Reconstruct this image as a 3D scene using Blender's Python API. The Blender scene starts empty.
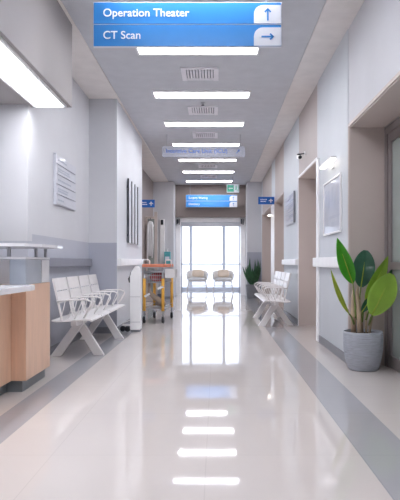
import bpy, bmesh, math, random
from mathutils import Vector, Matrix
random.seed(4)
PI = math.pi
S = bpy.context.scene
COL = S.collection

# ------------------------------------------------------------------ materials
def srgb(r, g, b):
    f = lambda c: (c/255/12.92) if c/255 <= .04045 else ((c/255+.055)/1.055)**2.4
    return (f(r), f(g), f(b), 1)

def mat(name, rgb, rough=.5, metal=0, coat=0, var=.04, scale=6, spec=.5, bump=0, bscale=60, stretch=(1,1,1)):
    m = bpy.data.materials.new(name); m.use_nodes = True
    nt = m.node_tree; b = nt.nodes['Principled BSDF']
    b.inputs['Roughness'].default_value = rough
    b.inputs['Metallic'].default_value = metal
    b.inputs['Coat Weight'].default_value = coat
    b.inputs['Coat Roughness'].default_value = .06
    b.inputs['Specular IOR Level'].default_value = spec
    tc = nt.nodes.new('ShaderNodeTexCoord'); mp = nt.nodes.new('ShaderNodeMapping')
    mp.inputs['Scale'].default_value = stretch
    nt.links.new(tc.outputs['Object'], mp.inputs[0])
    n = nt.nodes.new('ShaderNodeTexNoise'); n.inputs['Scale'].default_value = scale; n.inputs['Detail'].default_value = 4
    nt.links.new(mp.outputs[0], n.inputs[0])
    r = nt.nodes.new('ShaderNodeValToRGB'); c = srgb(*rgb)
    r.color_ramp.elements[0].position = .3; r.color_ramp.elements[1].position = .7
    r.color_ramp.elements[0].color = (c[0]*(1-var), c[1]*(1-var), c[2]*(1-var), 1)
    r.color_ramp.elements[1].color = (min(1,c[0]*(1+var)), min(1,c[1]*(1+var)), min(1,c[2]*(1+var)), 1)
    nt.links.new(n.outputs['Fac'], r.inputs[0]); nt.links.new(r.outputs[0], b.inputs['Base Color'])
    if bump:
        n2 = nt.nodes.new('ShaderNodeTexNoise'); n2.inputs['Scale'].default_value = bscale
        nt.links.new(mp.outputs[0], n2.inputs[0])
        bp = nt.nodes.new('ShaderNodeBump'); bp.inputs['Strength'].default_value = bump; bp.inputs['Distance'].default_value = .01
        nt.links.new(n2.outputs['Fac'], bp.inputs['Height']); nt.links.new(bp.outputs[0], b.inputs['Normal'])
    return m

def emit(name, rgb, s):
    m = bpy.data.materials.new(name); m.use_nodes = True
    nt = m.node_tree; nt.nodes.clear()
    e = nt.nodes.new('ShaderNodeEmission'); e.inputs[0].default_value = srgb(*rgb); e.inputs[1].default_value = s
    o = nt.nodes.new('ShaderNodeOutputMaterial'); nt.links.new(e.outputs[0], o.inputs[0]); return m

def glass(name, rgb, opac, rough=.05):
    """thin pane: mostly see-through, partly a tinted diffuse film, with a glossy face"""
    m = bpy.data.materials.new(name); m.use_nodes = True
    nt = m.node_tree; b = nt.nodes['Principled BSDF']; out = nt.nodes['Material Output']
    b.inputs['Base Color'].default_value = srgb(*rgb); b.inputs['Roughness'].default_value = rough
    t = nt.nodes.new('ShaderNodeBsdfTransparent'); mx = nt.nodes.new('ShaderNodeMixShader')
    mx.inputs[0].default_value = opac
    nt.links.new(t.outputs[0], mx.inputs[1]); nt.links.new(b.outputs[0], mx.inputs[2]); nt.links.new(mx.outputs[0], out.inputs[0])
    return m

def tile_mat(name, rgb, rough, joint, var=.03):
    m = bpy.data.materials.new(name); m.use_nodes = True
    nt = m.node_tree; b = nt.nodes['Principled BSDF']
    b.inputs['Roughness'].default_value = rough; b.inputs['IOR'].default_value = 1.5
    b.inputs['Coat Weight'].default_value = .1; b.inputs['Coat Roughness'].default_value = .03
    tc = nt.nodes.new('ShaderNodeTexCoord'); mp = nt.nodes.new('ShaderNodeMapping')
    mp.inputs['Location'].default_value = (.05, .3, 0)
    nt.links.new(tc.outputs['Object'], mp.inputs[0])
    br = nt.nodes.new('ShaderNodeTexBrick'); br.offset = 0; br.inputs['Scale'].default_value = 1
    br.inputs['Brick Width'].default_value = .8; br.inputs['Row Height'].default_value = .8
    br.inputs['Mortar Size'].default_value = .0025; br.inputs['Mortar Smooth'].default_value = .2
    c = srgb(*rgb)
    br.inputs['Color1'].default_value = c
    br.inputs['Color2'].default_value = (c[0]*.985, c[1]*.985, c[2]*.985, 1)
    br.inputs['Mortar'].default_value = srgb(*joint)
    nt.links.new(mp.outputs[0], br.inputs[0])
    n = nt.nodes.new('ShaderNodeTexNoise'); n.inputs['Scale'].default_value = 2.5; n.inputs['Detail'].default_value = 8
    nt.links.new(tc.outputs['Object'], n.inputs[0])
    mr = nt.nodes.new('ShaderNodeMapRange'); mr.inputs['To Min'].default_value = 1-var; mr.inputs['To Max'].default_value = 1+var
    nt.links.new(n.outputs['Fac'], mr.inputs[0])
    mul = nt.nodes.new('ShaderNodeMix'); mul.data_type = 'RGBA'; mul.blend_type = 'MULTIPLY'; mul.inputs[0].default_value = 1
    nt.links.new(br.outputs['Color'], mul.inputs[6]); nt.links.new(mr.outputs[0], mul.inputs[7])
    nt.links.new(mul.outputs[2], b.inputs['Base Color'])
    return m

def wood_mat(name, rgb, rough=.4):
    return mat(name, rgb, rough, var=.06, scale=5, stretch=(7, 7, .6), coat=.1)

def pot_mat(name, rgb):
    m = mat(name, rgb, .7, var=.14, scale=14, stretch=(1, 1, 7))
    nt = m.node_tree; b = nt.nodes['Principled BSDF']
    tc = nt.nodes.new('ShaderNodeTexCoord')
    w = nt.nodes.new('ShaderNodeTexWave'); w.bands_direction = 'Z'; w.inputs['Scale'].default_value = 18
    w.inputs['Distortion'].default_value = 1.5; w.inputs['Detail'].default_value = 2
    nt.links.new(tc.outputs['Object'], w.inputs[0])
    bp = nt.nodes.new('ShaderNodeBump'); bp.inputs['Strength'].default_value = .6; bp.inputs['Distance'].default_value = .006
    nt.links.new(w.outputs['Fac'], bp.inputs['Height']); nt.links.new(bp.outputs[0], b.inputs['Normal'])
    return m

M = dict(
    floor=tile_mat('floor_tile', (211, 204, 201), .04, (201, 194, 191)),
    stripe=tile_mat('floor_stripe', (172, 172, 177), .05, (162, 162, 167)),
    ceil=mat('ceiling_paint', (206, 208, 214), .75),
    ceil_warm=mat('ceiling_warm', (236, 231, 228), .8),
    cool=mat('wall_cool', (209, 210, 215), .55, coat=.0, scale=1.5),
    panel=mat('wall_panel', (204, 209, 215), .45, coat=.0, scale=1.2),
    white=mat('wall_white', (220, 222, 228), .45, coat=.0, scale=1.2),
    dado=mat('wall_dado', (184, 187, 198), .5, scale=2),
    dadof=mat('wall_dado_deep', (172, 175, 188), .5, scale=2),
    taupe=mat('wall_taupe', (186, 176, 173), .5, scale=1.2),
    reveal=mat('door_reveal', (206, 194, 189), .45, scale=1.2),
    bulk=mat('bulkhead_grey', (160, 155, 155), .6, scale=1.2),
    brown=mat('wall_brown', (146, 134, 130), .5, scale=1.5),
    skirt=mat('skirting', (132, 134, 142), .4),
    frame=mat('grey_frame', (142, 134, 134), .35, metal=.2),
    trimw=mat('white_trim', (250, 250, 252), .35),
    trimb=mat('beige_trim', (202, 190, 184), .4),
    glow=emit('light_diffuser', (250, 250, 255), 9.0),
    glow3=emit('bulkhead_diffuser', (250, 250, 255), 6.0),
    glow2=emit('picture_light_tube', (255, 246, 236), 1.6),
    metalw=mat('white_metal', (235, 232, 232), .38, coat=.2),
    blue=mat('sign_blue', (52, 136, 212), .3, coat=.2, var=.02),
    blued=mat('sign_blue_deep', (28, 100, 186), .35, var=.02),
    signw=mat('sign_white', (226, 230, 240), .4, var=.01),
    signtext=mat('sign_text', (246, 248, 252), .5, var=.01),
    icu=mat('icu_text', (70, 110, 190), .5, var=.01),
    acryl=glass('frosted_acrylic', (190, 196, 212), .3, .6),
    green=mat('exit_green', (70, 178, 150), .5, var=.02),
    vent=mat('vent_white', (244, 242, 248), .5),
    ventd=mat('vent_dark', (96, 92, 104), .7),
    wood=wood_mat('counter_wood', (236, 196, 168)),
    plinth=mat('plinth_grey', (132, 140, 146), .4),
    cgrey=mat('counter_grey', (180, 188, 200), .35, coat=.2),
    cwhite=mat('counter_white', (236, 236, 240), .25, coat=.3),
    steel=mat('brushed_steel', (186, 188, 194), .35, metal=.8),
    wframe=mat('window_frame_grey', (196, 202, 212), .5),
    chairw=mat('chair_legs', (196, 186, 176), .5),
    silver=mat('satin_silver', (214, 218, 226), .5, metal=.0),
    darkst=mat('dark_steel', (70, 72, 80), .25, metal=.8),
    black=mat('black_rubber', (34, 36, 42), .55),
    orange=mat('orange_pad', (226, 138, 108), .6, bump=.2),
    red=mat('red_cloth', (186, 84, 84), .8, bump=.4),
    yellow=mat('yellow_sleeve', (236, 178, 72), .45),
    beige=mat('beige_cloth', (170, 154, 140), .85, bump=.4),
    linen=mat('white_linen', (232, 232, 234), .9, bump=.4),
    teal=mat('teal_plastic', (90, 176, 186), .4),
    pot=pot_mat('ribbed_pot', (176, 181, 192)),
    potd=mat('dark_pot', (120, 124, 130), .5),
    soil=mat('soil', (70, 58, 50), .95, bump=.6),
    stem=mat('plant_stem', (198, 176, 152), .7, scale=12, var=.12, stretch=(3, 3, .5)),
    stemg=mat('green_stem', (120, 140, 74), .6),
    leaf1=mat('leaf_bright', (84, 174, 48), .38, var=.16, scale=9, coat=.2),
    leaf2=mat('leaf_dark', (64, 116, 92), .35, var=.2, scale=9, coat=.3),
    leaf3=mat('leaf_lime', (156, 194, 70), .4, var=.14, scale=9, coat=.2),
    leaf4=mat('leaf_light', (168, 206, 90), .4, var=.1, scale=9, coat=.2),
    leaf5=mat('leaf_pale', (172, 190, 70), .4, var=.12, scale=9),
    leaffar=mat('leaf_far', (72, 118, 84), .5, var=.25, scale=14),
    shell=mat('chair_shell', (222, 216, 208), .6),
    cushion=mat('seat_cushion', (216, 212, 206), .85, bump=.2),
    pillow=mat('beige_pillow', (222, 196, 166), .9, bump=.3),
    art=mat('poster_print', (198, 202, 214), .3, var=.1, scale=3, coat=.4),
    glassd=glass('door_glass', (176, 186, 182), .62, .08),
    glassc=glass('clear_glass', (230, 236, 244), .1, .03),
    room=mat('side_room', (180, 186, 184), .8),
    textg=mat('grey_print', (176, 182, 196), .6),
    faint=mat('faint_print', (186, 190, 202), .5),
    board=mat('board_white', (206, 208, 218), .35, coat=.2),
    ground=mat('outdoor_paving', (214, 216, 220), .9),
)

# ------------------------------------------------------------------ mesh helpers
def B(): return bmesh.new()
def box(bm, x0, x1, y0, y1, z0, z1, bev=0, mi=0, rot=None, piv=None):
    r = bmesh.ops.create_cube(bm, size=1)
    vs = r['verts']
    for v in vs:
        v.co = Vector(((x0+x1)/2+v.co.x*(x1-x0), (y0+y1)/2+v.co.y*(y1-y0), (z0+z1)/2+v.co.z*(z1-z0)))
    es = list({e for v in vs for e in v.link_edges}); fs = list({f for v in vs for f in v.link_faces})
    for f in fs: f.material_index = mi
    if bev:
        q = bmesh.ops.bevel(bm, geom=es, offset=bev, segments=2, affect='EDGES', profile=.7)
        vs = list({v for f in q['faces'] for v in f.verts} | {v for v in vs if v.is_valid})
    if rot is not None:
        bmesh.ops.rotate(bm, verts=[v for v in vs if v.is_valid], cent=piv or Vector(((x0+x1)/2, (y0+y1)/2, (z0+z1)/2)), matrix=rot)
    return bm
def tube(bm, pts, r, seg=8, closed=False, caps=True):
    pts = [Vector(p) for p in pts]; n = len(pts); rings = []
    rr = r if isinstance(r, (list, tuple)) else [r]*n
    up = None
    for i, p in enumerate(pts):
        if closed: d = pts[(i+1) % n]-pts[i-1]
        else: d = pts[min(i+1, n-1)]-pts[max(i-1, 0)]
        d.normalize()
        if up is None:
            up = Vector((0, 0, 1)) if abs(d.z) < .9 else Vector((1, 0, 0))
        a = d.cross(up)
        if a.length < 1e-4: a = d.cross(Vector((0, 1, 0)))
        a.normalize(); b = d.cross(a).normalized(); up = -b if (-b).dot(up) > 0 else b
        a = d.cross(up).normalized(); b = d.cross(a)
        rings.append([bm.verts.new(p+a*rr[i]*math.cos(2*PI*k/seg)+b*rr[i]*math.sin(2*PI*k/seg)) for k in range(seg)])
    m = n if closed else n-1
    for i in range(m):
        A, C = rings[i], rings[(i+1) % n]
        for k in range(seg):
            f = bm.faces.new((A[k], A[(k+1) % seg], C[(k+1) % seg], C[k])); f.smooth = True
    if caps and not closed:
        bm.faces.new(rings[0][::-1]); bm.faces.new(rings[-1])
    return bm
def lathe(bm, prof, c=(0, 0, 0), seg=32, axis='Z'):
    rings = []
    for r, z in prof:
        ring = []
        for k in range(seg):
            a = 2*PI*k/seg
            if axis == 'Z': p = Vector((r*math.cos(a), r*math.sin(a), z))
            elif axis == 'X': p = Vector((z, r*math.cos(a), r*math.sin(a)))
            else: p = Vector((r*math.sin(a), z, r*math.cos(a)))
            ring.append(bm.verts.new(p+Vector(c)))
        rings.append(ring)
    for A, C in zip(rings, rings[1:]):
        for k in range(seg):
            f = bm.faces.new((A[k], A[(k+1) % seg], C[(k+1) % seg], C[k])); f.smooth = True
    bm.faces.new(rings[0][::-1]); bm.faces.new(rings[-1])
    return bm
def prism(bm, poly, lo, hi, axis='Y', mi=0):
    """extrude a 2-D outline along an axis; outline is (x,z) for Y, (y,z) for X, (x,y) for Z"""
    def P(a, b, t):
        return Vector((a, t, b)) if axis == 'Y' else Vector((t, a, b)) if axis == 'X' else Vector((a, b, t))
    A = [bm.verts.new(P(a, b, lo)) for a, b in poly]; C = [bm.verts.new(P(a, b, hi)) for a, b in poly]
    n = len(poly); fs = [bm.faces.new(A), bm.faces.new(C[::-1])]
    for i in range(n): fs.append(bm.faces.new((A[i], C[i], C[(i+1) % n], A[(i+1) % n])))
    for f in fs: f.material_index = mi
    return bm
def blob(bm, c, r, sub=3, pw=2.0, noise=0):
    """super-ellipsoid"""
    q = bmesh.ops.create_icosphere(bm, subdivisions=sub, radius=1)
    for v in q['verts']:
        d = v.co.normalized()
        k = (abs(d.x)**pw+abs(d.y)**pw+abs(d.z)**pw)**(-1/pw)
        j = 1+random.uniform(-noise, noise)
        v.co = Vector((c[0]+d.x*k*r[0]*j, c[1]+d.y*k*r[1]*j, c[2]+d.z*k*r[2]*j))
        for f in v.link_faces: f.smooth = True
    return bm

def obj(name, bm, ms, parent=None):
    bmesh.ops.recalc_face_normals(bm, faces=bm.faces)
    me = bpy.data.meshes.new(name); bm.to_mesh(me); bm.free()
    for m in (ms if isinstance(ms, (list, tuple)) else [ms]): me.materials.append(m)
    o = bpy.data.objects.new(name, me); COL.objects.link(o)
    if parent: o.parent = parent
    return o
def thing(name, label, cat, loc=(0, 0, 0), rz=0, group=None):
    o = bpy.data.objects.new(name, None); COL.objects.link(o); o.empty_display_size = .1
    o.location = loc; o.rotation_euler = (0, 0, rz); o['label'] = label; o['category'] = cat
    if group: o['group'] = group
    return o
def tag(o, label, cat, group=None):
    o['label'] = label; o['category'] = cat
    if group: o['group'] = group
    return o
def struct(name, bm, ms, parent=None):
    o = obj(name, bm, ms, parent)
    if not parent: o['kind'] = 'structure'
    return o
def copy_tree(o, parent=None):
    c = o.copy(); COL.objects.link(c)
    if parent: c.parent = parent
    for ch in [q for q in COL.objects if q.parent == o and q is not c]: copy_tree(ch, c)
    return c
def text(name, s, size, m, parent, x, y, z, align='LEFT', sx=1, bold=.0):
    cu = bpy.data.curves.new(name, 'FONT'); cu.body = s; cu.size = size; cu.align_x = align; cu.align_y = 'CENTER'
    cu.extrude = .0015; cu.offset = bold
    t = bpy.data.objects.new('tmp', cu); COL.objects.link(t)
    dg = bpy.context.evaluated_depsgraph_get(); dg.update()
    me = bpy.data.meshes.new_from_object(t.evaluated_get(dg)); me.name = name
    bpy.data.objects.remove(t); bpy.data.curves.remove(cu)
    me.materials.clear(); me.materials.append(m)
    me.transform(Matrix.Translation((x, y, z)) @ Matrix.Rotation(PI/2, 4, 'X') @ Matrix.Diagonal((sx, 1, 1, 1)))
    o = bpy.data.objects.new(name, me); COL.objects.link(o); o.parent = parent
    return o

# ------------------------------------------------------------------ the setting
CH = 3.30          # ceiling height
WR = 1.30          # right wall
PL = -1.388        # pillar / bulkhead plane on the left
AL = -1.78         # alcove wall
OT = 2.31          # door opening height
YB = -2.0          # wall behind the viewer
ZF, ZD, ZW = 16.0, 17.0, 20.0
T = .45            # right wall thickness

bm = B()
def fstrip(x0, x1, y0, y1, mi): box(bm, x0, x1, y0, y1, -.1, 0, mi=mi)
fstrip(-4.2, -1.40, YB-.15, ZW+.1, 0); fstrip(-1.40, -1.185, YB-.15, ZW+.1, 1); fstrip(-1.185, .745, YB-.15, ZW+.1, 0)
fstrip(.745, 1.035, YB-.15, ZW+.1, 1); fstrip(1.035, 3.6, YB-.15, ZW+.1, 0)
struct('floor', bm, [M['floor'], M['stripe']])

bm = B()
box(bm, -1.36, .97, YB-.15, ZD, CH, CH+.12, mi=0)
box(bm, -4.2, -1.36, YB-.15, ZD, CH-.012, CH+.12, mi=1)
box(bm, .97, WR+T+.1, YB-.15, ZD, CH-.012, CH+.12, mi=1)
box(bm, WR+T+.1, 3.6, 1.8, 7.0, 2.6, 2.7, mi=1)
box(bm, -4.2, 3.6, ZD, ZW+.1, 3.0, 3.12, mi=0)
struct('ceiling', bm, [M['ceil'], M['ceil_warm']])

# right wall: piers and heads over the four door recesses
ops = [(2.9, 5.43), (7.2, 8.77), (10.75, 12.3), (13.1, 15.65)]
bm = B()
ys = [YB] + [v for o_ in ops for v in o_] + [ZD]
RX = WR+.33
for i in range(0, len(ys), 2):
    a, b = ys[i], ys[i+1]
    box(bm, WR, WR+T, a, b, 0, CH, mi=[0, 0, 2, 2, 2][i//2])
for i, (a, b) in enumerate(ops):
    box(bm, WR, WR+T, a, b, OT, CH, mi=[0, 1, 1, 1][i])
    if i: box(bm, RX, WR+T, a, b, 0, OT, mi=3)
# panel beside the poster
box(bm, WR-.006, WR, 5.50, 7.08, .09, CH-.012, mi=4)
o = struct('wall_right', bm, [M['cool'], M['taupe'], M['panel'], M['reveal'], M['panel']])
# recess linings (reveals) so that the jambs read as their own finish
for i, (a, b) in enumerate(ops):
    bm = B(); e = .012; x1 = RX if i else RX
    box(bm, WR-.004, x1, b-e, b, 0, OT-e, mi=0); box(bm, WR-.004, x1, a, a+e, 0, OT-e, mi=0)
    box(bm, WR-.004, x1, a, b, OT-e, OT, mi=0)
    # narrow architrave on the corridor face
    box(bm, WR-.014, WR-.001, b, b+.03, 0, OT+.03, mi=1); box(bm, WR-.014, WR-.001, a-.03, a, 0, OT+.03, mi=1)
    box(bm, WR-.014, WR-.001, a, b, OT, OT+.03, mi=1)
    struct('trim_%d' % (i+1), bm, [M['reveal'], M['trimb'] if i != 1 else M['trimw']])
# corner guard next to the second recess
bm = B(); box(bm, WR-.02, WR-.0065, 7.0, 7.165, 0, 2.3, mi=0); struct('trim_5', bm, M['trimw'])
bm = B(); box(bm, WR-.02, WR-.001, 12.34, 13.06, 0, 2.3); struct('trim_6', bm, M['trimw'])

# left: reception recess, alcove, pillar, further wall
bm = B()
box(bm, -4.2, AL, 5.30, 5.42, 1.20, CH-.012, mi=0); box(bm, -4.2, AL, 5.30, 5.42, 0, 1.20, mi=1)      # wall behind reception, faces the viewer
box(bm, AL-.12, AL, 5.42, 7.85, 1.27, CH-.012, mi=0); box(bm, AL-.12, AL, 5.42, 7.85, .0, 1.27, mi=1)
box(bm, AL-.12, PL-.003, 7.85, 10.5, 1.27, CH-.012, mi=2)
box(bm, AL-.12, PL-.003, 7.85, 10.5, 0, 1.27, mi=3)
box(bm, PL-.003, PL, 7.853, 10.5, 0, CH-.012, mi=4)
box(bm, -1.92, -1.80, 10.5, ZF, 0, CH-.012, mi=5)
struct('wall_left', bm, [M['cool'], M['dado'], M['cool'], M['dadof'], M['white'], M['brown']])
bm = B(); box(bm, -4.32, -4.2, YB, 5.42, 0, CH); struct('wall_reception', bm, M['cool'])
bm = B(); box(bm, -4.2, 3.6, YB-.12, YB, 0, CH-.012); struct('wall_back', bm, M['cool'])

# far wall: grey flanks and a brown head over the glazed entrance
bm = B()
box(bm, -1.92, -1.21, ZF, ZD, 0, CH-.012, mi=0); box(bm, .886, WR, ZF, ZD, 0, CH-.012, mi=0)
box(bm, .884, WR, ZF-.003, ZF, 0, 1.28, mi=2)
box(bm, -1.21, .886, ZD-.3, ZD, 2.34, CH-.001, mi=1)
box(bm, -4.2, -1.92, ZD-.12, ZD, 0, 3.3, mi=3); box(bm, WR+T, 3.6, ZD-.12, ZD, 0, 3.3, mi=3)
box(bm, -1.92, 1.75, ZD-.001, ZD+.1, 3.0, 3.42, mi=3)
struct('wall_far', bm, [M['cool'], M['brown'], M['dadof'], M['white']])
bm = B()
box(bm, -4.2, -4.08, ZD, ZW, 0, 3.0); box(bm, 3.48, 3.6, ZD, ZW, 0, 3.0)
struct('wall_lounge', bm, M['white'])

# side room behind the glazed door on the right
bm = B()
box(bm, 3.5, 3.6, 1.8, 7.0, 0, 2.6); box(bm, WR+T, 3.6, 1.7, 1.8, 0, 2.7); box(bm, WR+T, 3.6, 7.0, 7.1, 0, 2.7)
struct('wall_side_room', bm, M['room'])

# skirting
def skirt(name, segs):
    bm = B()
    for s in segs: box(bm, *s, 0, .09, bev=.003)
    return struct(name, bm, M['skirt'])
skirt('baseboard_right', [(WR-.018, WR-.0065, 5.47, 6.99), (WR-.014, WR-.001, 8.81, 10.71), (WR-.014, WR-.001, 15.69, 15.98), (WR-.014, WR-.001, YB, 2.86)])
skirt('baseboard_left', [(AL+.001, AL+.014, 5.31, 7.83), (AL+.001, PL, 7.836, 7.849), (PL+.001, PL+.014, 7.85, 10.5), (-1.799, -1.786, 10.5, 15.98)])
skirt('baseboard_far', [(-1.80, -1.21, 15.984, 15.999), (.886, 1.285, 15.98, 15.996)])

# bulkhead over reception, with its lit panel
bm = B(); box(bm, -4.2, PL, YB, 5.296, 2.49, CH-.013); box(bm, AL+.001, PL, 5.296, 5.40, 2.49, CH-.013); struct('trim_7', bm, M['bulk'])
t = thing('linear_ceiling_light', 'long bright light panel under the bulkhead above the reception counter', 'ceiling light', (-1.575, 3.06, 2.489))
bm = B()
for s in ((-.155, -.135), (.135, .155)): box(bm, s[0], s[1], -2.6, 2.27, -.02, 0)
box(bm, -.155, .155, 2.25, 2.27, -.02, 0); box(bm, -.155, .155, -2.6, -2.58, -.02, 0)
obj('frame', bm, M['trimw'], t)
bm = B(); box(bm, -.134, .134, -2.58, 2.25, -.012, -.001); obj('diffuser', bm, M['glow3'], t)

# door leaves in the right-hand recesses
t = bpy.data.objects.new('door_1', None); COL.objects.link(t); t['kind'] = 'structure'; t.location = (RX, 2.9, 0)
L_ = 5.43-2.9-.014
bm = B(); e = .013
box(bm, .0, .06, L_-.07, L_, 0, 2.29, bev=.004); box(bm, 0, .06, e, .08, 0, 2.29, bev=.004); box(bm, 0, .06, .08, L_-.07, 2.22, 2.29, bev=.004)
obj('door_frame', bm, M['frame'], t)
for k, (a, b) in enumerate(((.08, 1.26), (1.26, L_-.07))):
    bm = B()
    box(bm, .01, .05, a+.002, a+.09, .01, 2.218, bev=.004); box(bm, .01, .05, b-.09, b-.002, .01, 2.218, bev=.004)
    box(bm, .01, .05, a+.09, b-.09, .01, .12, bev=.004); box(bm, .01, .05, a+.09, b-.09, 2.13, 2.218, bev=.004)
    box(bm, .008, .052, a+.09, b-.09, .93, 1.0, bev=.004)
    lf = obj('door_leaf', bm, M['frame'], t)
    bm = B(); box(bm, .026, .034, a+.09, b-.09, .12, .93); box(bm, .026, .034, a+.09, b-.09, 1.0, 2.13); obj('glass', bm, M['glassd'], lf)
    y = b-.05 if k == 0 else a+.05
    bm = B(); tube(bm, [(.01, y, .9), (-.04, y, .9), (-.04, y, 1.2), (.01, y, 1.2)], .01); obj('handle', bm, M['steel'], lf)
for n, (a, b) in enumerate(ops[1:]):
    t = bpy.data.objects.new('door_%d' % (n+2), None); COL.objects.link(t); t['kind'] = 'structure'; t.location = (RX-.045, a+.013, 0)
    bm = B(); box(bm, 0, .043, 0, b-a-.026, .005, 2.295, bev=.004); lf = obj('door_leaf', bm, M['reveal'], t)
    bm = B(); tube(bm, [(-.001, .12, 1.0), (-.05, .12, 1.0), (-.05, .25, 1.0)], .01); obj('handle', bm, M['steel'], lf)

# glazed entrance at the far end (door_5)
t = bpy.data.objects.new('door_5', None); COL.objects.link(t); t['kind'] = 'structure'; t.location = (0, ZD, 0)
bm = B()
box(bm, -1.209, -1.06, -.16, -.02, 0, 2.34, bev=.004); box(bm, .735, .884, -.16, -.02, 0, 2.34, bev=.004)
box(bm, -1.06, .735, -.16, -.02, 2.20, 2.34, bev=.004)
obj('door_frame', bm, M['trimw'], t)
bm = B(); box(bm, -1.06, .735, -.13, -.06, 2.07, 2.198); obj('door_track', bm, M['steel'], t)
for x in (-1.13, .79):
    bm = B(); box(bm, x-.05, x-.01, -.24, -.162, 2.14, 2.29, bev=.01); box(bm, x+.01, x+.04, -.22, -.162, 2.12, 2.30, bev=.01)
    obj('door_sensor', bm, M['darkst'], t)
for (x0, x1) in ((-1.05, -1.02), (.69, .72)):
    bm = B(); box(bm, x0, x1, -.10, -.06, .0, 2.069, bev=.004); obj('glass_stile', bm, M['skirt'], t)
bm = B(); box(bm, -1.02, .69, -.085, -.075, .01, 2.069); obj('glass', bm, M['glassc'], t)

# window wall of the lounge beyond
def window(n, x0, x1):
    t = bpy.data.objects.new('window_%d' % n, None); COL.objects.link(t); t['kind'] = 'structure'; t.location = (0, ZW, 0)
    bm = B()
    box(bm, x0, x0+.05, -.03, .03, 0, 2.99, bev=.004); box(bm, x1-.05, x1, -.03, .03, 0, 2.99, bev=.004)
    box(bm, x0+.05, x1-.05, -.05, .03, 0, .10, bev=.004); box(bm, x0+.05, x1-.05, -.05, .03, 2.9, 2.99, bev=.004)
    box(bm, x0+.05, x1-.05, -.04, .02, .90, .95, bev=.004)
    obj('window_frame', bm, M['wframe'], t)
    bm = B(); box(bm, x0+.05, x1-.05, -.012, -.004, .10, .90); box(bm, x0+.05, x1-.05, -.012, -.004, .95, 2.9); obj('glass', bm, M['glassc'], t)
xs = [-4.08, -3.2, -2.05, -.90, .28, 1.45, 2.6, 3.48]
for i in range(len(xs)-1): window(i+1, xs[i], xs[i+1])
bm = B(); box(bm, -14, 14, ZW+.12, ZW+30, -.3, -.15); struct('ground', bm, M['ground'])

# ------------------------------------------------------------------ ceiling fittings
LX = -.195
def ceiling_light(loc):
    t = thing('ceiling_light', '', 'ceiling light', loc, 0, 'recessed strip lights across the corridor ceiling')
    bm = B()
    for s in (-1, 1):
        box(bm, min(s*.643, s*.665), max(s*.643, s*.665), -.165, .165, -.014, 0)
        box(bm, -.643, .643, min(s*.123, s*.165), max(s*.123, s*.165), -.014, 0)
    obj('frame', bm, M['trimw'], t)
    bm = B(); box(bm, -.642, .642, -.122, .122, -.009, -.001); obj('diffuser', bm, M['glow'], t)
    return t
l0 = ceiling_light((LX, 7.675, CH-.0005))
lab = {1: 'bright white strip light partly hidden by the big blue hanging sign',
       2: 'widest fully visible ceiling strip light, just beyond the nearest air vent',
       3: 'ceiling strip light between the second and third air vents',
       4: 'ceiling strip light just above the frosted intensive care sign',
       5: 'ceiling strip light just below the frosted intensive care sign',
       6: 'thin ceiling strip light, second from the far end of corridor',
       7: 'farthest and thinnest ceiling strip light, just above the green exit sign',
       0: 'ceiling strip light over the viewer, above the frame',
       -1: 'ceiling strip light behind the viewer', -2: 'ceiling strip light at the back end behind the viewer'}
for n in range(-2, 8):
    o = l0 if n == 2 else copy_tree(l0)
    o.location = (LX, 7.675+1.64*(n-2), CH-.0005); o['label'] = lab[n]

o = copy_tree(l0); o.location = (2.5, 4.4, 2.5995); o['label'] = 'unseen strip light added to brighten the side room behind the glazed door'; o['group'] = 'added side room fill light'  # unseen strip, added to lighten the dark room behind the door glass
o.rotation_euler.z = PI/2
for x_, w_ in ((-2.2, 'left'), (1.6, 'right')):  # two strips out of sight, added to brighten the backlit lounge
    o = copy_tree(l0); o.location = (x_, 18.4, 2.9995); o['group'] = 'unseen strip lights added to brighten the lounge'
    o['label'] = 'unseen strip light added to brighten the %s half of the lounge beyond the glazed entrance' % w_
def ceiling_vent(loc):
    t = thing('ceiling_vent', '', 'air vent', loc, 0, 'square air vents between the ceiling strip lights')
    bm = B(); r = .225
    for s in (-1, 1):
        box(bm, min(s*.165, s*r), max(s*.165, s*r), -r, r, -.02, 0, bev=.003)
        box(bm, -.165, .165, min(s*.165, s*r), max(s*.165, s*r), -.012, 0, bev=.003)
    obj('frame', bm, M['vent'], t)
    bm = B(); box(bm, -.165, .165, -.165, .165, -.003, -.0005); obj('backing', bm, M['ventd'], t)
    for k in range(9):
        x = -.144+k*.036
        bm = B(); box(bm, x-.011, x+.011, -.163, .163, -.024, -.004, bev=.002, rot=Matrix.Rotation(.5 if x > 0 else -.5, 3, 'Y')); obj('vent_slat', bm, M['vent'], t)
    return t
v0 = ceiling_vent((LX+.0, 6.83, CH-.0005))
vl = ['nearest and largest square air vent, just beyond the big blue sign', 'square air vent beside the small sprinkler head, second from the front',
      'third square air vent, in front of the frosted hanging sign', 'flat-looking air vent just beyond the frosted hanging sign', 'thin-looking air vent, second from the far end of the ceiling',
      'farthest air vent, in front of the last strip light']
for k in range(6):
    o = v0 if k == 0 else copy_tree(v0)
    o.location = (LX, 6.83+1.64*k, CH-.0005); o['label'] = vl[k]

t = thing('sprinkler', 'small chrome sprinkler head on ceiling beside second air vent', 'sprinkler', (-.19, 8.08, CH))
bm = B(); lathe(bm, [(.035, 0), (.035, -.006), (.012, -.012), (.01, -.035)], seg=16); obj('body', bm, M['steel'], t)
bm = B(); lathe(bm, [(.022, -.036), (.024, -.04), (.006, -.044)], seg=12); obj('deflector', bm, M['darkst'], t)

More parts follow.
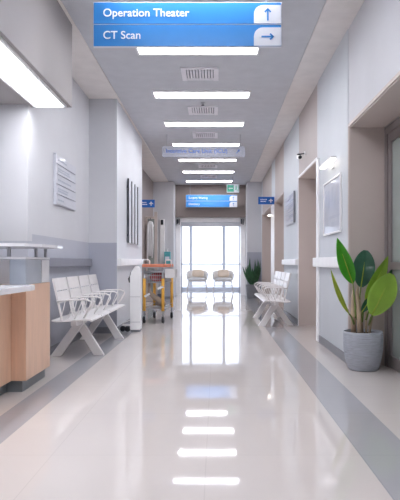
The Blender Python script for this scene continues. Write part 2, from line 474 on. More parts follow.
# ------------------------------------------------------------------ hanging signs
def rounded(x0, x1, z0, z1, r, corners):
    """outline with chosen rounded corners: tl tr br bl"""
    out = []
    for (cx, cz, a0, nm, px, pz) in ((x1-r, z1-r, 0, 'tr', x1, z1), (x0+r, z1-r, PI/2, 'tl', x0, z1), (x0+r, z0+r, PI, 'bl', x0, z0), (x1-r, z0+r, 1.5*PI, 'br', x1, z0)):
        if nm in corners: out += [(cx+r*math.cos(a0+PI/2*k/6), cz+r*math.sin(a0+PI/2*k/6)) for k in range(7)]
        else: out.append((px, pz))
    return out
def arrow(bm, cx, cz, s, ang, y, w=.0075):
    q = len(bm.verts)
    prism(bm, [(cx-s, cz-w), (cx+s*.8, cz-w), (cx+s*.8, cz+w), (cx-s, cz+w)], y-.002, y)
    for g in (1, -1):
        prism(bm, [(cx+s, cz), (cx+s-.55*s, cz+g*.55*s), (cx+s-.55*s-w*1.5, cz+g*(.55*s-w*1.5)), (cx+s-w*2.4, cz)], y-.002, y)
    bm.verts.ensure_lookup_table()
    bmesh.ops.rotate(bm, verts=bm.verts[q:], cent=(cx, y, cz), matrix=Matrix.Rotation(-ang, 3, 'Y'))
def hanging_sign(label, x, y, ztop, w, hh, rows, tsz, arrows):
    t = thing('hanging_sign', label, 'sign', (x, y, ztop))
    zt = 0
    for s in (-1, 1):
        bm = B(); tube(bm, [(s*w*.42, .0, 0), (s*w*.42, .0, CH-.013-ztop)], .004); obj('hanging_rod', bm, M['steel'], t)
    bm = B(); box(bm, -w/2-.004, w/2+.004, -.014, .014, -hh*2-.016, .004, bev=.003); obj('housing', bm, M['signw'], t)
    for k, (s, a) in enumerate(zip(rows, arrows)):
        z1 = -k*(hh+.010)-.002; z0 = z1-hh
        bm = B(); prism(bm, [(-w/2+.002, z0), (w/2-.002, z0), (w/2-.002, z1), (-w/2+.002, z1)], -.019, -.0141); p = obj('sign_panel', bm, M['blue'], t)
        aw = hh*1.28
        bm = B(); prism(bm, rounded(w/2-.003-aw, w/2-.003, z0+.001, z1-hh*.12, hh*.42, ('tl',)), -.0205, -.0192); obj('arrow_field', bm, M['signw'], p)
        bm = B(); arrow(bm, w/2-aw/2, (z0+z1)/2-hh*.06, hh*.3, a, -.0206, .0065); obj('arrow', bm, M['blue'], p)
        text('lettering', s, tsz, M['signtext'], p, -w/2+.075, -.0205, (z0+z1)/2, bold=.0008 if y < 9 else 0)
    return t
hanging_sign('large blue hanging sign reading Operation Theater and CT Scan', (187.5-216)*4.48/560, 4.48, 1.0+258.6*4.48/560, 1.496, .168, ['Operation Theater', 'CT Scan'], .089, [PI/2, 0])
hanging_sign('distant blue two-row sign above the far glazed entrance', -.13, 16.35, 1.0+67*16.35/560, 1.49, .17, ['Surgery Waiting', 'Dentistry'], .085, [PI/2, PI/2])

t = thing('frosted_sign', 'frosted see-through hanging sign reading Intensive Care Unit (ICU)', 'sign', (-.225, 10.1, 3.09))
bm = B(); prism(bm, rounded(-.75, .75, -.2, 0, .03, ('tl', 'tr', 'bl', 'br')), -.005, .005); obj('acrylic_panel', bm, M['acryl'], t)
a_ = text('lettering', 'Intensive Care Unit', .105, M['icu'], t, -.68, -.0065, -.09, bold=.0005)
text('lettering', '(ICU)', .105, M['icu'], t, max(v.co.x for v in a_.data.vertices)+.04, -.0065, -.09, bold=.0005)
bm = B(); arrow(bm, .62, -.1, .045, .9, -.0052, .005); obj('arrow', bm, M['icu'], t)
for s in (-1, 1):
    bm = B(); tube(bm, [(s*.66, 0, 0), (s*.66, 0, CH-3.091)], .004); obj('hanging_rod', bm, M['steel'], t)

def small_sign(label, x0, x1, y, z0, z1, plus):
    t = thing('projecting_sign', label, 'sign', (x0, y, z0))
    w, h = x1-x0, z1-z0
    bm = B(); box(bm, 0, w, -.012, .012, 0, h, bev=.003); obj('sign_panel', bm, M['blued'], t)
    for k in range(2):
        bm = B(); x = .05
        while x < w*.5:
            l = random.uniform(.012, .03); box(bm, x, x+l, -.0155, -.0122, h*(.58-.25*k), h*(.70-.25*k)); x += l+.008
        obj('lettering', bm, M['signtext'], t)
    bm = B(); arrow(bm, w*.78, h/2, h*.26, PI/2 if plus else PI, -.0125, .009)
    if plus: box(bm, w*.78-h*.26, w*.78+h*.26, -.0145, -.0125, h/2-.01, h/2+.01)
    obj('symbol', bm, M['signtext'], t)
    return t
small_sign('small deep blue sign sticking out from the right wall', .93, 1.285, 12.34, 2.27, 2.435, True)
s = small_sign('small deep blue sign sticking out past the left pillar', -1.62, -1.28, 11.7, 2.14, 2.30, True)
bm = B(); tube(bm, [(-.18, 0, .08), (0, 0, .08)], .012); obj('bracket', bm, M['steel'], s)

t = thing('exit_sign', 'green and white lit exit sign with running figure and left arrow', 'exit sign', (.452, 15.0, 2.86))
bm = B(); box(bm, -.165, .165, -.03, .03, 0, .22, bev=.006); obj('housing', bm, M['signw'], t)
bm = B(); box(bm, -.15, .025, -.034, -.0302, .02, .2); obj('green_field', bm, M['green'], t)
bm = B(); arrow(bm, -.063, .11, .06, PI, -.0342, .014); obj('arrow', bm, M['signtext'], t)
bm = B()   # running figure in a doorway
lathe(bm, [(.001, -.034), (.014, -.034), (.014, -.0302), (.001, -.0302)], c=(.085, 0, .17), seg=12, axis='Y')
prism(bm, [(.07, .155), (.10, .15), (.098, .10), (.12, .07), (.115, .03), (.103, .03), (.105, .065), (.085, .09), (.07, .065), (.045, .055), (.045, .07), (.062, .08), (.072, .105)], -.034, -.0302)
box(bm, .135, .15, -.034, -.0302, .02, .2)
obj('running_figure', bm, M['green'], t)
bm = B(); tube(bm, [(0, 0, .22), (0, 0, CH-2.86)], .008); obj('hanging_rod', bm, M['steel'], t)

# ------------------------------------------------------------------ things on the walls
# white and grey bumper rails
def rail(name, label, x, y0, y1, m, z0=.95, z1=1.045, d=.045, side=-1):
    t = thing(name, label, 'wall rail', (x, y0, z0))
    L = y1-y0; h = z1-z0
    a, b = (0, side*d) if side > 0 else (side*d, 0)
    bm = B(); box(bm, a, b, .02, L-.02, 0, h, bev=.012); obj('rail_body', bm, m, t)
    for k in (0, 1):
        y = .0 if k == 0 else L-.02
        bm = B(); box(bm, a, b, y, y+.0195, .001, h-.001, bev=.005); obj('end_cap', bm, m, t)
    return t
rail('bumper_rail', 'white bumper rail behind the large potted plant on right wall', WR-.0205, 5.56, 7.16, M['trimw'], .94, 1.055)
rail('bumper_rail', 'white bumper rail above the right waiting bench', WR-.001, 8.83, 10.7, M['trimw'])
rail('bumper_rail', 'white bumper rail on the left pillar, beside the metal wall bars', PL+.001, 7.87, 10.45, M['trimw'], .945, 1.05, .05, side=1)
rail('bumper_rail', 'dark grey bumper rail behind the left waiting bench', AL+.001, 5.32, 7.83, mat('rail_grey', (138, 140, 152), .45), .945, 1.045, .05, side=1)

# metal bar art
t = thing('metal_wall_bars', 'four vertical dark-edged metal bars mounted on the left pillar', 'wall decoration', (PL+.001, 8.7, 1.30))
for k in range(4):
    y = k*.34
    bm = B(); box(bm, .012, .035, y, y+.24, 0, 1.0, bev=.004); b_ = obj('metal_bar', bm, M['silver'], t)
    bm = B(); box(bm, .016, .036, y-.008, y-.0005, 0, 1.0); obj('dark_edge', bm, M['darkst'], b_)
    bm = B()
    for z in (.12, .88): box(bm, 0, .0115, y+.05, y+.1, z-.02, z+.02)
    obj('bracket', bm, M['darkst'], b_)

# directory boards
def directory(name, label, x, y0, y1, z0, z1, side, n):
    t = thing(name, label, 'wall sign', (x, y0, z0)); L, h = y1-y0, z1-z0
    s = side
    bm = B(); box(bm, min(0, s*.018), max(0, s*.018), 0, L, 0, h, bev=.003); obj('backing_board', bm, M['board'], t)
    bm = B(); box(bm, min(s*.002, s*.034), max(s*.002, s*.034), -.012, -.0005, -.004, h+.004); obj('edge_strip', bm, M['skirt'] if s < 0 else M['board'], t)
    for k in range(n):
        a = h*k/n+.008; b = h*(k+1)/n-.008
        bm = B(); box(bm, min(s*.0185, s*.03), max(s*.0185, s*.03), .008, L-.01, a, b, bev=.003); p = obj('name_slat', bm, M['board'], t)
        bm = B()
        for r_ in range(2 if k % 2 else 1):
            zz = (a+b)/2+(.014 if r_ else -.012 if k % 2 else 0)
            ln = [.22, .42, .55, .5, .35, .4][k % 6]
            y = .07
            while y < L*ln+.1:
                l = random.uniform(.03, .07); box(bm, min(s*.0302, s*.0312), max(s*.0302, s*.0312), y, y+l, zz-.009, zz+.009); y += l+.014
        obj('printed_line', bm, M['textg'], p)
    return t
directory('directory_board', 'pale directory board of five slats on the wall above the left bench', AL+.001, 6.13, 7.0, 1.635, 2.19, 1, 5)
directory('directory_board', 'slatted white notice board high above the right waiting bench', WR-.001, 9.16, 10.25, 1.65, 2.16, -1, 6)

# poster with picture light
t = thing('framed_poster', 'large pale framed poster on right wall under the picture light', 'poster', (WR-.007, 5.75, 1.31))
bm = B()
box(bm, -.02, 0, 0, .92, 0, .02, bev=.003); box(bm, -.02, 0, 0, .92, .59, .61, bev=.003); box(bm, -.02, 0, 0, .02, .02, .59, bev=.003); box(bm, -.02, 0, .90, .92, .02, .59, bev=.003)
obj('frame', bm, M['trimw'], t)
bm = B(); box(bm, -.008, -.001, .02, .90, .02, .59); p = obj('print', bm, M['art'], t)
bm = B()
for k in range(5): box(bm, -.0095, -.0082, .08+.17*k, .08+.17*k+.10, .30+.03*(k % 3), .52-.02*(k % 2)); 
box(bm, -.0095, -.0082, .08, .5, .08, .13); box(bm, -.0095, -.0082, .08, .7, .17, .20)
obj('printed_figure', bm, M['faint'], p)
def picture_light(label, x, y0, y1, z):
    t = thing('picture_light', label, 'wall lamp', (x, (y0+y1)/2, z)); L = (y1-y0)/2
    bm = B(); box(bm, -.012, 0, -.06, .06, -.05, .03, bev=.003); obj('wall_plate', bm, M['trimw'], t)
    bm = B(); tube(bm, [(-.012, 0, 0), (-.04, 0, .028), (-.07, 0, .022)], .007); obj('arm', bm, M['trimw'], t)
    bm = B(); box(bm, -.095, -.03, -L, L, .008, .024, bev=.004); obj('lamp_shade', bm, M['trimw'], t)
    bm = B(); box(bm, -.09, -.035, -L+.01, L-.01, -.012, .0075, bev=.002); obj('light_tube', bm, M['glow2'], t)
picture_light('glowing picture light above the framed poster on right wall', WR-.007, 5.87, 6.5, 2.085)
picture_light('small glowing wall lamp far down the right wall below the blue sign', WR-.021, 12.6, 12.9, 2.06)

# camera
t = thing('security_camera', 'small white security camera with black lens above the second doorway', 'camera', (WR-.001, 8.15, 2.58))
bm = B(); lathe(bm, [(.03, 0), (.03, -.014)], seg=16, axis='X'); obj('mount', bm, M['trimw'], t)
bm = B(); tube(bm, [(-.014, 0, 0), (-.07, 0, -.01), (-.09, 0, -.03)], .009); obj('arm', bm, M['darkst'], t)
bm = B(); box(bm, -.12, -.065, -.10, .06, -.085, -.03, bev=.01, rot=Matrix.Rotation(.25, 3, 'X')); obj('body', bm, M['trimw'], t)
bm = B(); lathe(bm, [(.024, -.135), (.024, -.10), (.02, -.095)], c=(-.0925, 0, -.078), seg=16, axis='Y'); obj('lens', bm, M['black'], t)
bm = B(); blob(bm, (-.09, .02, -.015), (.03, .03, .018)); obj('hood', bm, M['black'], t)

# ------------------------------------------------------------------ waiting benches
def bench(label, loc, rz):
    t = thing('waiting_bench', label, 'bench', loc, rz, 'white metal waiting benches')
    n, w = 4, .52; L = n*w
    bm = B(); box(bm, .17, .23, .06, L-.06, .345, .395, bev=.006); obj('beam', bm, M['metalw'], t)
    for k in range(n):
        y0, y1 = k*w+.012, (k+1)*w-.012
        bm = B()
        # dished seat plate, front lip rolled down
        prof = [(0, .40), (.012, .418), (.05, .425), (.20, .412), (.36, .402), (.41, .412), (.41, .400), (.36, .390), (.20, .398), (.05, .411), (.02, .402), (.01, .392)]
        prism(bm, prof, y0, y1, axis='Y'); obj('seat', bm, M['metalw'], t)
        bm = B()
        # tilted back panel: frame, upper plate, lower plate with a slot between
        for (a, b) in ((0, .012), (.014, .5)): pass
        def BP(u0, u1, v0, v1, th=.012):
            q = len(bm.verts); box(bm, .0, th, u0, u1, v0, v1, bev=.003)
            bm.verts.ensure_lookup_table()
            bmesh.ops.rotate(bm, verts=bm.verts[q:], cent=(0, 0, 0), matrix=Matrix.Rotation(.22, 3, 'Y'))
            bmesh.ops.translate(bm, verts=bm.verts[q:], vec=(.30, 0, .405))
        BP(y0+.02, y1-.02, .31, .44); BP(y0+.02, y1-.02, .18, .30)
        BP(y0+.015, y0+.045, .0, .44, .018); BP(y1-.045, y1-.015, .0, .44, .018)
        for f in (.3, .5, .7): BP(y0+(y1-y0)*f-.008, y0+(y1-y0)*f+.008, .27, .31)
        obj('backrest', bm, M['metalw'], t)
    for k in range(n+1):
        y = min(max(k*w, .02), L-.02)
        bm = B()
        tube(bm, [(.36, y, .60), (.25, y, .615), (.06, y, .62), (.015, y, .60), (.01, y, .565), (.09, y, .43)], .009)
        for (a, b) in ((.10, .18), (.18, .25), (.27, .32)):
            tube(bm, [(a, y, .613), (b, y, .42)], .0045)
        obj('armrest', bm, M['metalw'], t)
    for y in (.45, L-.36):
        for s in (-1, 1):
            bm = B()
            
            if s < 0: pts = [(.27, .345), (.17, .345), (-.05, .0), (.06, .0)]
            else: pts = [(.16, .345), (.26, .345), (.51, .0), (.40, .0)]
            prism(bm, pts, y-.028+s*.0285, y+.028+s*.0285, axis='Y')
            bmesh.ops.bevel(bm, geom=list(bm.edges), offset=.004, segments=1, affect='EDGES')
            obj('leg', bm, M['metalw'], t)
        bm = B(); box(bm, .15, .25, y-.07, y+.07, .3455, .40, bev=.004); obj('leg_bracket', bm, M['metalw'], t)
    return t
bench('white metal four-seat waiting bench in left alcove beside the reception counter', (-1.25, 7.72, 0), PI)
bench('white metal four-seat waiting bench against the right wall between doorways', (.71, 8.35, 0), 0)

# ------------------------------------------------------------------ reception counter
t = thing('reception_counter', 'pale wood reception counter with white desktop and grey raised block', 'counter', (-1.45, 4.28, 0))
bm = B(); box(bm, -1.6, -.002, 0, .62, .09, .825, bev=.004); obj('main_body', bm, M['wood'], t)
bm = B(); box(bm, -1.6, -.04, .03, .60, 0, .0895); obj('plinth', bm, M['plinth'], t)
bm = B(); box(bm, -1.6, -.115, -1.6, -.002, .09, .789, bev=.004); obj('desk_body', bm, M['wood'], t)
bm = B(); box(bm, -1.6, -.16, -1.6, .02, 0, .0895); obj('plinth', bm, M['plinth'], t)
bm = B()
prism(bm, [(-1.6, -1.6), (.06, -1.6), (.085, -1.5), (.10, -.2), (.085, -.06), (.04, -.004), (-1.6, -.004)], .79, .828, axis='Z')
obj('desk_top', bm, M['cwhite'], t)
bm = B(); box(bm, -.13, -.006, .004, .60, .826, 1.02, bev=.004); obj('raised_block', bm, M['cgrey'], t)
bm = B(); box(bm, -1.6, -.131, .12, .60, .826, 1.02, bev=.004); obj('raised_panel', bm, M['cwhite'], t)
for a_, b_ in ((.38, .59),):
    bm = B(); box(bm, -.006, .0, a_, b_, .83, 1.015); obj('block_trim', bm, M['cwhite'], t)
bm = B(); box(bm, -1.6, .0, -.01, .61, 1.021, 1.04, bev=.004); obj('ledge', bm, M['cwhite'], t)
bm = B(); prism(bm, [(-1.6, -.25), (-.12, -.25), (.05, -.18), (.12, .0), (.14, .35), (.12, .58), (.05, .64), (-1.6, .64)], 1.115, 1.137, axis='Z')
obj('raised_shelf', bm, M['cwhite'], t)
for p in ((-.15, .05), (-.02, .3), (-.5, .3), (-.02, .55), (-.95, .3)):
    bm = B(); lathe(bm, [(.014, 1.0405), (.014, 1.1145)], c=(p[0], p[1], 0), seg=12); obj('shelf_post', bm, M['steel'], t)

# ------------------------------------------------------------------ potted plants
def leaf(name, base, tip, width, nrm, m, parent, bend=.0, fold=.12, shape='oval', stem_from=None, wav=0, sm=None):
    base, tip, nrm = Vector(base), Vector(tip), Vector(nrm).normalized()
    d = (tip-base); L = d.length; d.normalize()
    nrm = (nrm-d*nrm.dot(d)).normalized(); side = d.cross(nrm).normalized()
    bm = B(); N = 18; rows = []
    for i in range(N+1):
        u = i/N
        if shape == 'oval': w = math.sin(PI*min(1, u*.96+.02))**.62
        elif shape == 'lance': w = (math.sin(PI*u**.8)**.85)
        else: w = (1-u)**.6*min(1, u*6+.35)
        w = max(w, .02)*width/2
        c = base+d*L*u+nrm*bend*math.sin(PI*u)*L-nrm*bend*.8*u*u*L
        row = []
        for s in (-1, -.75, -.5, -.25, 0, .25, .5, .75, 1):
            off = -fold*abs(s)*w + fold*.5*w*(1-abs(s)) + wav*w*math.sin(u*16+s*2)*abs(s)
            row.append(bm.verts.new(c+side*s*w+nrm*off*-1))
        rows.append(row)
    for A, C in zip(rows, rows[1:]):
        for k in range(8):
            f = bm.faces.new((A[k], A[k+1], C[k+1], C[k])); f.smooth = True
    r = bmesh.ops.solidify(bm, geom=list(bm.faces), thickness=.0018)
    o = obj(name, bm, m, parent)
    if stem_from:
        s0 = Vector(stem_from); mid = (s0+base)/2; mid.z += .03
        bm = B(); pts = []
        for i in range(9):
            q = i/8; pts.append(s0*(1-q)**2+mid*2*q*(1-q)+base*q*q)
        mr = [base+d*L*k/6+nrm*(bend*math.sin(PI*k/6)*L-bend*.8*(k/6)**2*L+.0) for k in range(1, 5)]
        tube(bm, pts, [.011-.006*i/8 for i in range(9)], seg=8)
        obj('leaf_stem', bm, sm or M['stemg'], o)
        bm = B(); tube(bm, [base]+mr, [.005, .0045, .004, .003, .0015], seg=6)
        obj('midrib', bm, M['leaf5'], o)
    return o

PX, PY = 1.372, 5.225
t = thing('potted_plant', 'broad-leaved green plant in ribbed grey pot by the glass door', 'plant', (PX, PY, 0))
k_ = PY/560
def pp(px, py, dy=0):
    """point of the plant from where it appears, at depth PY+dy"""
    y = PY+dy
    return ((px-216)*y/560-PX, dy, 1-(py-262)*y/560)
bm = B()
lathe(bm, [(.09, .0), (.128, .0), (.142, .014), (.166, .10), (.180, .20), (.183, .28), (.180, .345), (.178, .355), (.168, .357), (.164, .34), (.164, .315), (.10, .312)], seg=48)
obj('pot', bm, M['pot'], t)
bm = B(); lathe(bm, [(.08, .313), (.1635, .313), (.1635, .328), (.10, .334), (.02, .336)], seg=32); obj('soil', bm, M['soil'], t)
for (a, b, r) in (((352, 334), (353, 296), .03), ((358, 334), (357, 292), .027), ((363, 335), (360, 300), .02), ((370, 334), (374, 300), .014), ((367, 335), (366, 298), .012)):
    q0 = pp(*a); q1 = pp(*b)
    q0 = (q0[0]*.8, random.uniform(-.06, .04), .325)
    bm = B(); tube(bm, [q0, ((q0[0]+q1[0])/2, q0[1], (q0[2]+q1[2])/2), q1, (q1[0]+.004, q0[1], q1[2]+.06)], [r*.85, r*.75, r*.5, r*.12], seg=10); obj('plant_stem', bm, M['stem'], t)
stem0 = (-.02, 0, .33)
leaf('leaf', pp(353, 284, -.05), pp(337, 238, -.12), .135, (-.35, -1, .1), M['leaf1'], t, .05, .25, 'lance', pp(356, 318))
leaf('leaf', pp(361, 287, .0), pp(366, 250, .06), .205, (-.1, -1, .15), M['leaf2'], t, .04, .12, 'oval', pp(357, 320))
leaf('leaf', pp(365, 300, -.06), pp(389, 256, -.05), .125, (.25, -1, .3), M['leaf3'], t, .06, .3, 'lance', pp(362, 322))
leaf('leaf', pp(372, 315, -.22), pp(392, 274, -.28), .235, (.0, -1, .25), M['leaf4'], t, .03, .08, 'oval', pp(369, 325))
leaf('leaf', pp(349, 314, -.1), pp(330, 270, -.2), .05, (-.6, -.8, .2), M['leaf5'], t, .06, .3, 'lance', pp(354, 324))
leaf('leaf', pp(372, 306, -.02), pp(392, 270, .0), .10, (.6, -.6, .2), M['leaf2'], t, .02, .2, 'oval', pp(366, 320))
leaf('leaf', pp(362, 312, -.05), pp(372, 296, -.10), .08, (.2, -1, .3), M['leaf2'], t, .02, .2, 'oval', pp(362, 322))
leaf('leaf', pp(374, 314, -.12), pp(386, 308, -.2), .06, (.2, -.6, .8), M['leaf2'], t, .02, .2, 'oval', pp(369, 325))

t = thing('potted_plant', 'dark spiky-leaved plant in dark grey pot beside the far entrance', 'plant', (1.03, 15.60, 0))
bm = B(); lathe(bm, [(.14, 0), (.17, .0), (.175, .02), (.20, .36), (.20, .375), (.185, .375), (.18, .34), (.1, .338)], seg=32); obj('pot', bm, M['potd'], t)
bm = B(); lathe(bm, [(.05, .339), (.1805, .339), (.181, .355), (.02, .36)], seg=24); obj('soil', bm, M['soil'], t)
for k in range(26):
    a = random.uniform(0, 2*PI); r = random.uniform(.02, .09); s = random.uniform(.35, 1)
    b0 = Vector((r*math.cos(a), r*math.sin(a), .35)); out = .34*s
    tp = b0+Vector((out*math.cos(a), out*math.sin(a), .92-.50*s+random.uniform(-.05, .05)))
    tp.x = min(tp.x, .24); tp.y = min(tp.y, .35)
    leaf('leaf', b0, tp, random.uniform(.07, .10), (math.cos(a+PI), math.sin(a+PI), .5), M['leaffar'], t, -.06, .3, 'lance')

# ------------------------------------------------------------------ lounge armchairs at the far end
def armchair(label, loc, rz=0):
    t = thing('lounge_armchair', label, 'chair', loc, rz, 'pale armchairs in front of the far window')
    for sx in (-1, 1):
        for sy in (-1, 1):
            bm = B(); tube(bm, [(sx*.34, sy*.27, 0), (sx*.27, sy*.22, .40)], [.011, .014]); obj('leg', bm, M['chairw'], t)
    bm = B(); tube(bm, [(-.305, -.245, .2), (.305, -.245, .2)], .008); tube(bm, [(-.305, .245, .2), (.305, .245, .2)], .008)
    tube(bm, [(-.29, -.24, .36), (.29, -.24, .36)], .014); tube(bm, [(-.29, .24, .36), (.29, .24, .36)], .014)
    for s in (-1, 1): tube(bm, [(s*.28, -.235, .37), (s*.28, .235, .37)], .012)
    obj('frame', bm, M['chairw'], t)
    bm = B(); blob(bm, (0, -.02, .425), (.28, .27, .052), pw=4); obj('seat_cushion', bm, M['cushion'], t)
    # wrap-around shell: back and arms in one curved band
    bm = B(); N = 30; rows = []
    for i in range(N+1):
        a = PI*1.12*i/N-PI*.06
        cx, cy = -.335*math.cos(a), .30*math.sin(a)**.8 if math.sin(a) > 0 else -.0
        if math.sin(a) <= 0: cy = -.06
        hgt = .60+.13*max(0, math.sin(a))**.5
        low = .40
        n = Vector((-math.cos(a), max(.05, math.sin(a)), 0)).normalized()
        row = []
        for (u, o_) in ((0, 0), (.5, .018), (1, .03)):
            row.append(bm.verts.new(Vector((cx, cy, low+(hgt-low)*u))+n*o_))
        for (u, o_) in ((1, -.02), (.5, -.03), (0, -.04)):
            row.append(bm.verts.new(Vector((cx, cy, low+(hgt-low)*u))+n*o_))
        rows.append(row)
    for A, C in zip(rows, rows[1:]):
        for k in range(6):
            f = bm.faces.new((A[k], A[(k+1) % 6], C[(k+1) % 6], C[k])); f.smooth = True
    bm.faces.new(rows[0]); bm.faces.new(rows[-1][::-1])
    obj('backrest', bm, M['shell'], t)
    return t
def pillow(label, loc, rx, ry):
    bm = B(); blob(bm, (0, 0, 0), (.19, .055, .125), pw=3.4)
    for v in bm.verts:
        e = abs(v.co.x)/.19*abs(v.co.z)/.125; v.co.x *= 1+.12*e; v.co.z *= 1+.12*e; v.co.y *= 1-.5*e
    o = obj('throw_pillow', bm, M['pillow']); o.location = loc; o.rotation_euler = (rx, ry, 0)
    tag(o, label, 'pillow', 'beige pillows on the far armchairs')
armchair('left pale armchair with curved back before the far window', (-.63, 18.75, 0))
armchair('right pale armchair with curved back before the far window', (.24, 18.75, 0))
pillow('beige pillow tilted on the left far armchair', (-.60, 18.72, .625), -.25, .10)
pillow('beige pillow upright on the right far armchair', (.25, 18.72, .622), -.25, -.03)

# ------------------------------------------------------------------ supply cart
t = thing('supply_cart', 'steel wheeled cart with yellow legs and orange top in corridor', 'cart', (-.98, 9.55, 0), -.10)
W, Dp = .155, .40
bm = B(); box(bm, -W-.02, W+.02, -Dp-.02, Dp+.02, .90, .915, bev=.004)
for s in (-1, 1):
    tube(bm, [(s*(W+.02), -Dp, .84), (s*(W+.02), Dp, .84)], .009); tube(bm, [(-W, s*(Dp+.02), .84), (W, s*(Dp+.02), .84)], .009)
obj('top_frame', bm, M['steel'], t)
bm = B(); box(bm, -W-.03, W+.03, -Dp-.03, Dp+.03, .9155, .965, bev=.015); obj('top_pad', bm, M['orange'], t)
for sx in (-1, 1):
    for sy in (-1, 1):
        bm = B(); tube(bm, [(sx*W, sy*Dp, .12), (sx*W, sy*Dp, .90)], .013); lg = obj('leg', bm, M['steel'], t)
        bm = B(); tube(bm, [(sx*W, sy*Dp, .20), (sx*W, sy*Dp, .73)], .026, seg=12); obj('yellow_sleeve', bm, M['yellow'], lg)
        bm = B(); box(bm, sx*W-.022, sx*W+.022, sy*Dp-.03, sy*Dp+.03, .10, .125, bev=.003)
        for g in (-1, 1): box(bm, sx*W+g*.022-.003, sx*W+g*.022+.003, sy*Dp-.02, sy*Dp+.02, .05, .11)
        cs = obj('castor', bm, M['steel'], t)
        bm = B(); lathe(bm, [(.02, -.016), (.055, -.015), (.06, -.008), (.06, .008), (.055, .015), (.02, .016)], c=(sx*W, sy*Dp, .0605), seg=24, axis='X'); obj('wheel', bm, M['black'], cs)
bm = B()   # wire basket below the top
for k in range(9):
    x = -W+.02+k*(2*W-.04)/8
    for y in (-Dp-.0, Dp-.0): tube(bm, [(x, y, .66), (x, y, .83)], .0035, seg=6)
    tube(bm, [(x, -Dp, .66), (x, Dp, .66)], .0035, seg=6)
for k in range(14):
    y = -Dp+.02+k*(2*Dp-.04)/13
    for x in (-W, W): tube(bm, [(x, y, .66), (x, y, .83)], .0035, seg=6)
for z in (.66, .72, .78, .83):
    tube(bm, [(-W, -Dp, z), (W, -Dp, z), (W, Dp, z), (-W, Dp, z)], .005, seg=6, closed=True)
obj('wire_basket', bm, M['steel'], t)
for z, nm in ((.22, 'lower_shelf'),):
    bm = B(); box(bm, -W+.0, W-.0, -Dp, Dp, z, z+.012, bev=.003)
    tube(bm, [(-W, -Dp, z+.05), (W, -Dp, z+.05), (W, Dp, z+.05), (-W, Dp, z+.05)], .006, seg=6, closed=True)
    obj(nm, bm, M['steel'], t)
for s in (-1, 1):
    bm = B(); tube(bm, [(s*(W-.01)-.06, s*.2-.02, .966), (s*(W-.01)-.06, s*.2-.02, 1.02), (s*(W-.01)-.04, s*.2-.02, 1.035), (s*(W-.01)+.02, s*.2-.02, 1.035), (s*(W-.01)+.04, s*.2-.02, 1.02), (s*(W-.01)+.04, s*.2-.02, .905)], .011)
    obj('handle', bm, M['metalw'], t)
bm = B(); box(bm, W+.035, W+.20, -.42, -.16, .74, .87, bev=.008); sb = obj('side_box', bm, M['metalw'], t)
bm = B(); box(bm, W+.03, W+.205, -.425, -.155, .871, .885, bev=.004); obj('lid', bm, M['metalw'], sb)
for i, (x, z, a) in enumerate(((.12, .58, -.35), (-.10, .46, -.5))):
    bm = B(); box(bm, x-.05, x+.05, -Dp-.033, -Dp-.028, z-.016, z+.016, rot=Matrix.Rotation(a, 3, 'Y')); tube(bm, [(x, -Dp-.028, z), (x, -Dp-.003, .66)], .002, seg=6)
    obj('paper_tag', bm, M['trimw'], t)
cart = t
CA = Matrix.Translation((-.98, 9.55, 0)) @ Matrix.Rotation(-.10, 4, 'Z')
bm = B()
blob(bm, (0, 0, .745), (.12, .33, .075), sub=4, pw=2.6, noise=.03); o = obj('folded_blanket', bm, M['red']); o.matrix_world = CA
tag(o, 'muted red folded blanket lying inside the wire basket of the cart', 'blanket')
bm = B()
pts = [(-.12, -.25, .60), (-.10, -.28, .50), (-.02, -.26, .42), (.06, -.22, .36), (.10, -.1, .30), (.04, .1, .275), (-.08, .2, .275)]
pts[0] = (-.12, -.25, .655)
tube(bm, pts, [.03, .04, .045, .05, .05, .04, .03], seg=12)
obj('cloth_strap', bm, M['beige'], cart)

# slim white trolley in front of the pillar
t = thing('slim_white_trolley', 'slim white upright trolley with sloped top standing before left pillar', 'trolley', (-1.15, 8.12, 0))
bm = B(); prism(bm, [(-.08, .03), (.07, .03), (.07, .80), (.055, .90), (.03, .945), (-.005, .945), (-.05, .87), (-.08, .80)], -.12, .02)
bmesh.ops.bevel(bm, geom=list(bm.edges), offset=.008, segments=2, affect='EDGES'); obj('body', bm, M['trimw'], t)
for z in (.14, .50):
    bm = B(); box(bm, -.079, .069, -.1215, -.1195, z, z+.004); obj('panel_joint', bm, M['skirt'], t)
bm = B(); box(bm, -.19, -.02, -.10, -.06, .085, .105, bev=.003); tube(bm, [(-.17, -.08, .10), (-.20, -.08, .115), (-.08, -.08, .17)], .006); obj('base_arm', bm, M['metalw'], t)
for x in (-.19, -.118):
    bm = B(); lathe(bm, [(.01, -.02), (.014, -.018), (.02, -.012), (.034, -.016), (.041, -.01), (.041, .01), (.034, .016), (.01, .02)], c=(x, -.13-x*.3, .0415), seg=24, axis='Y'); obj('castor', bm, M['black'], t)
bm = B(); box(bm, -.07, .06, -.1, .01, 0.0, .03); obj('foot', bm, M['skirt'], t)
bm = B(); prism(bm, [(-.105, .70), (-.085, .70), (-.082, .86), (-.095, .80), (-.118, .76)], -.05, -.03); obj('lever', bm, M['black'], t)

# ------------------------------------------------------------------ the left side beyond the pillar
t = bpy.data.objects.new('door_6', None); COL.objects.link(t); t['kind'] = 'structure'; t.location = (-1.798, 14.3, 0)
bm = B()
box(bm, .225, .30, -.02, .02, .01, 2.28, bev=.003); box(bm, .0, .05, -.02, .02, .01, 2.16, bev=.003)
box(bm, .05, .225, -.02, .02, 2.10, 2.16, bev=.003); box(bm, .05, .225, -.02, .02, .01, .2, bev=.003)
obj('door_leaf', bm, M['trimb'], t)
bm = B(); box(bm, .05, .225, -.004, .004, .2, 2.10); obj('glass', bm, M['glassd'], t)
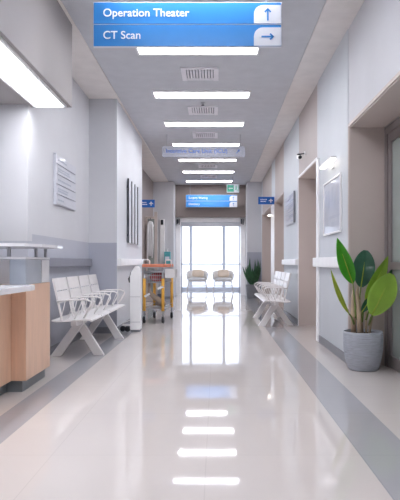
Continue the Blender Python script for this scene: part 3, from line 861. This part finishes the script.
# white coat hung from a hook on the door's top rail
t = thing('hanging_coat', 'white coat hanging from hook on the glazed door past the pillar', 'coat', (-1.665, 14.2, 0))
bm = B(); tube(bm, [(0, .078, 2.12), (0, .02, 2.12), (0, .0, 2.09), (0, -.01, 2.04), (0, -.02, 2.06)], .006); box(bm, -.05, -.03, .03, .079, 1.98, 2.03); obj('hook', bm, M['black'], t)
bm = B()
rings = [(2.04, .02, .02), (2.01, .06, .04), (1.93, .08, .05), (1.78, .06, .045), (1.5, .05, .04), (1.25, .055, .04), (1.15, .04, .03)]
R_ = []
for (z, a, b) in rings:
    R_.append([bm.verts.new((a*math.cos(2*PI*k/24)*(1+.12*math.sin(k*PI/2+z*3)), b*math.sin(2*PI*k/24)*(1+.2*math.sin(k*1.9+z*2)), z)) for k in range(24)])
for A, C in zip(R_, R_[1:]):
    for k in range(24):
        f = bm.faces.new((A[k], A[(k+1) % 24], C[(k+1) % 24], C[k])); f.smooth = True
bm.faces.new(R_[0]); bm.faces.new(R_[-1][::-1])
obj('coat_body', bm, M['linen'], t)
for s in (-1, 1):
    bm = B(); tube(bm, [(s*.05, -.02, 1.97), (s*.06, -.045, 1.8), (s*.065, -.05, 1.5), (s*.06-.01, -.05, 1.0+.1*s)], [.022, .026, .024, .02], seg=10); obj('sleeve', bm, M['linen'], t)
# wall panel with a black controller on the left flank
bm = B(); box(bm, -.06, .07, -.04, 0, .09, 2.22, bev=.004)
t = thing('service_column', 'narrow white upright column with dark box on top beside far entrance', 'column', (-1.535, 15.998, 0))
obj('column_panel', bm, M['trimw'], t)
bm = B(); box(bm, -.035, .035, -.09, -.041, 2.06, 2.20, bev=.006); obj('control_box', bm, M['black'], t)
t = thing('storage_cabinet', 'low grey cabinet standing at the far left wall by the entrance', 'cabinet', (-1.335, 15.75, 0))
bm = B(); box(bm, -.13, .12, -.19, .22, .04, .93, bev=.004); obj('body', bm, M['cgrey'], t)
for k in range(3):
    bm = B(); box(bm, -.115, .105, -.205, -.1905, .08+.28*k, .34+.28*k, bev=.003); d = obj('drawer', bm, M['dado'], t)
    bm = B(); box(bm, -.05, .05, -.22, -.2055, .27+.28*k, .285+.28*k); obj('handle', bm, M['steel'], d)
bm = B(); box(bm, -.12, .11, -.18, .2, 0, .0395); obj('base', bm, M['skirt'], t)
t = thing('teal_dispenser', 'teal plastic dispenser bottle box standing on the low grey cabinet', 'container', (-1.36, 15.7, .9305))
bm = B(); box(bm, -.09, .09, -.07, .07, 0, .36, bev=.02); obj('body', bm, M['teal'], t)
bm = B(); box(bm, -.06, .06, -.074, -.0705, .10, .22, bev=.001); obj('paper_label', bm, M['signw'], t)
bm = B(); lathe(bm, [(.03, .3605), (.03, .385), (.012, .39), (.012, .42), (.03, .425), (.03, .435)], seg=16); obj('cap', bm, M['trimw'], t)

# ------------------------------------------------------------------ light and camera
w = bpy.data.worlds.new('World'); S.world = w; w.use_nodes = True
nt = w.node_tree; bg = nt.nodes['Background']
bg.inputs[0].default_value = srgb(226, 236, 255); bg.inputs[1].default_value = 1.5

cam = bpy.data.cameras.new('Camera'); co = bpy.data.objects.new('Camera', cam); COL.objects.link(co); S.camera = co
cam.sensor_fit = 'HORIZONTAL'; cam.sensor_width = 36; cam.lens = 560/400*36
cam.shift_x = -.04; cam.shift_y = .03; cam.clip_start = .05; cam.clip_end = 200
co.location = (0, 0, 1.0); co.rotation_euler = (PI/2, 0, 0)

vs = S.view_settings; vs.view_transform = 'Standard'; vs.look = 'None'; vs.gamma = 1; vs.use_curve_mapping = False
vs.exposure = 1.28
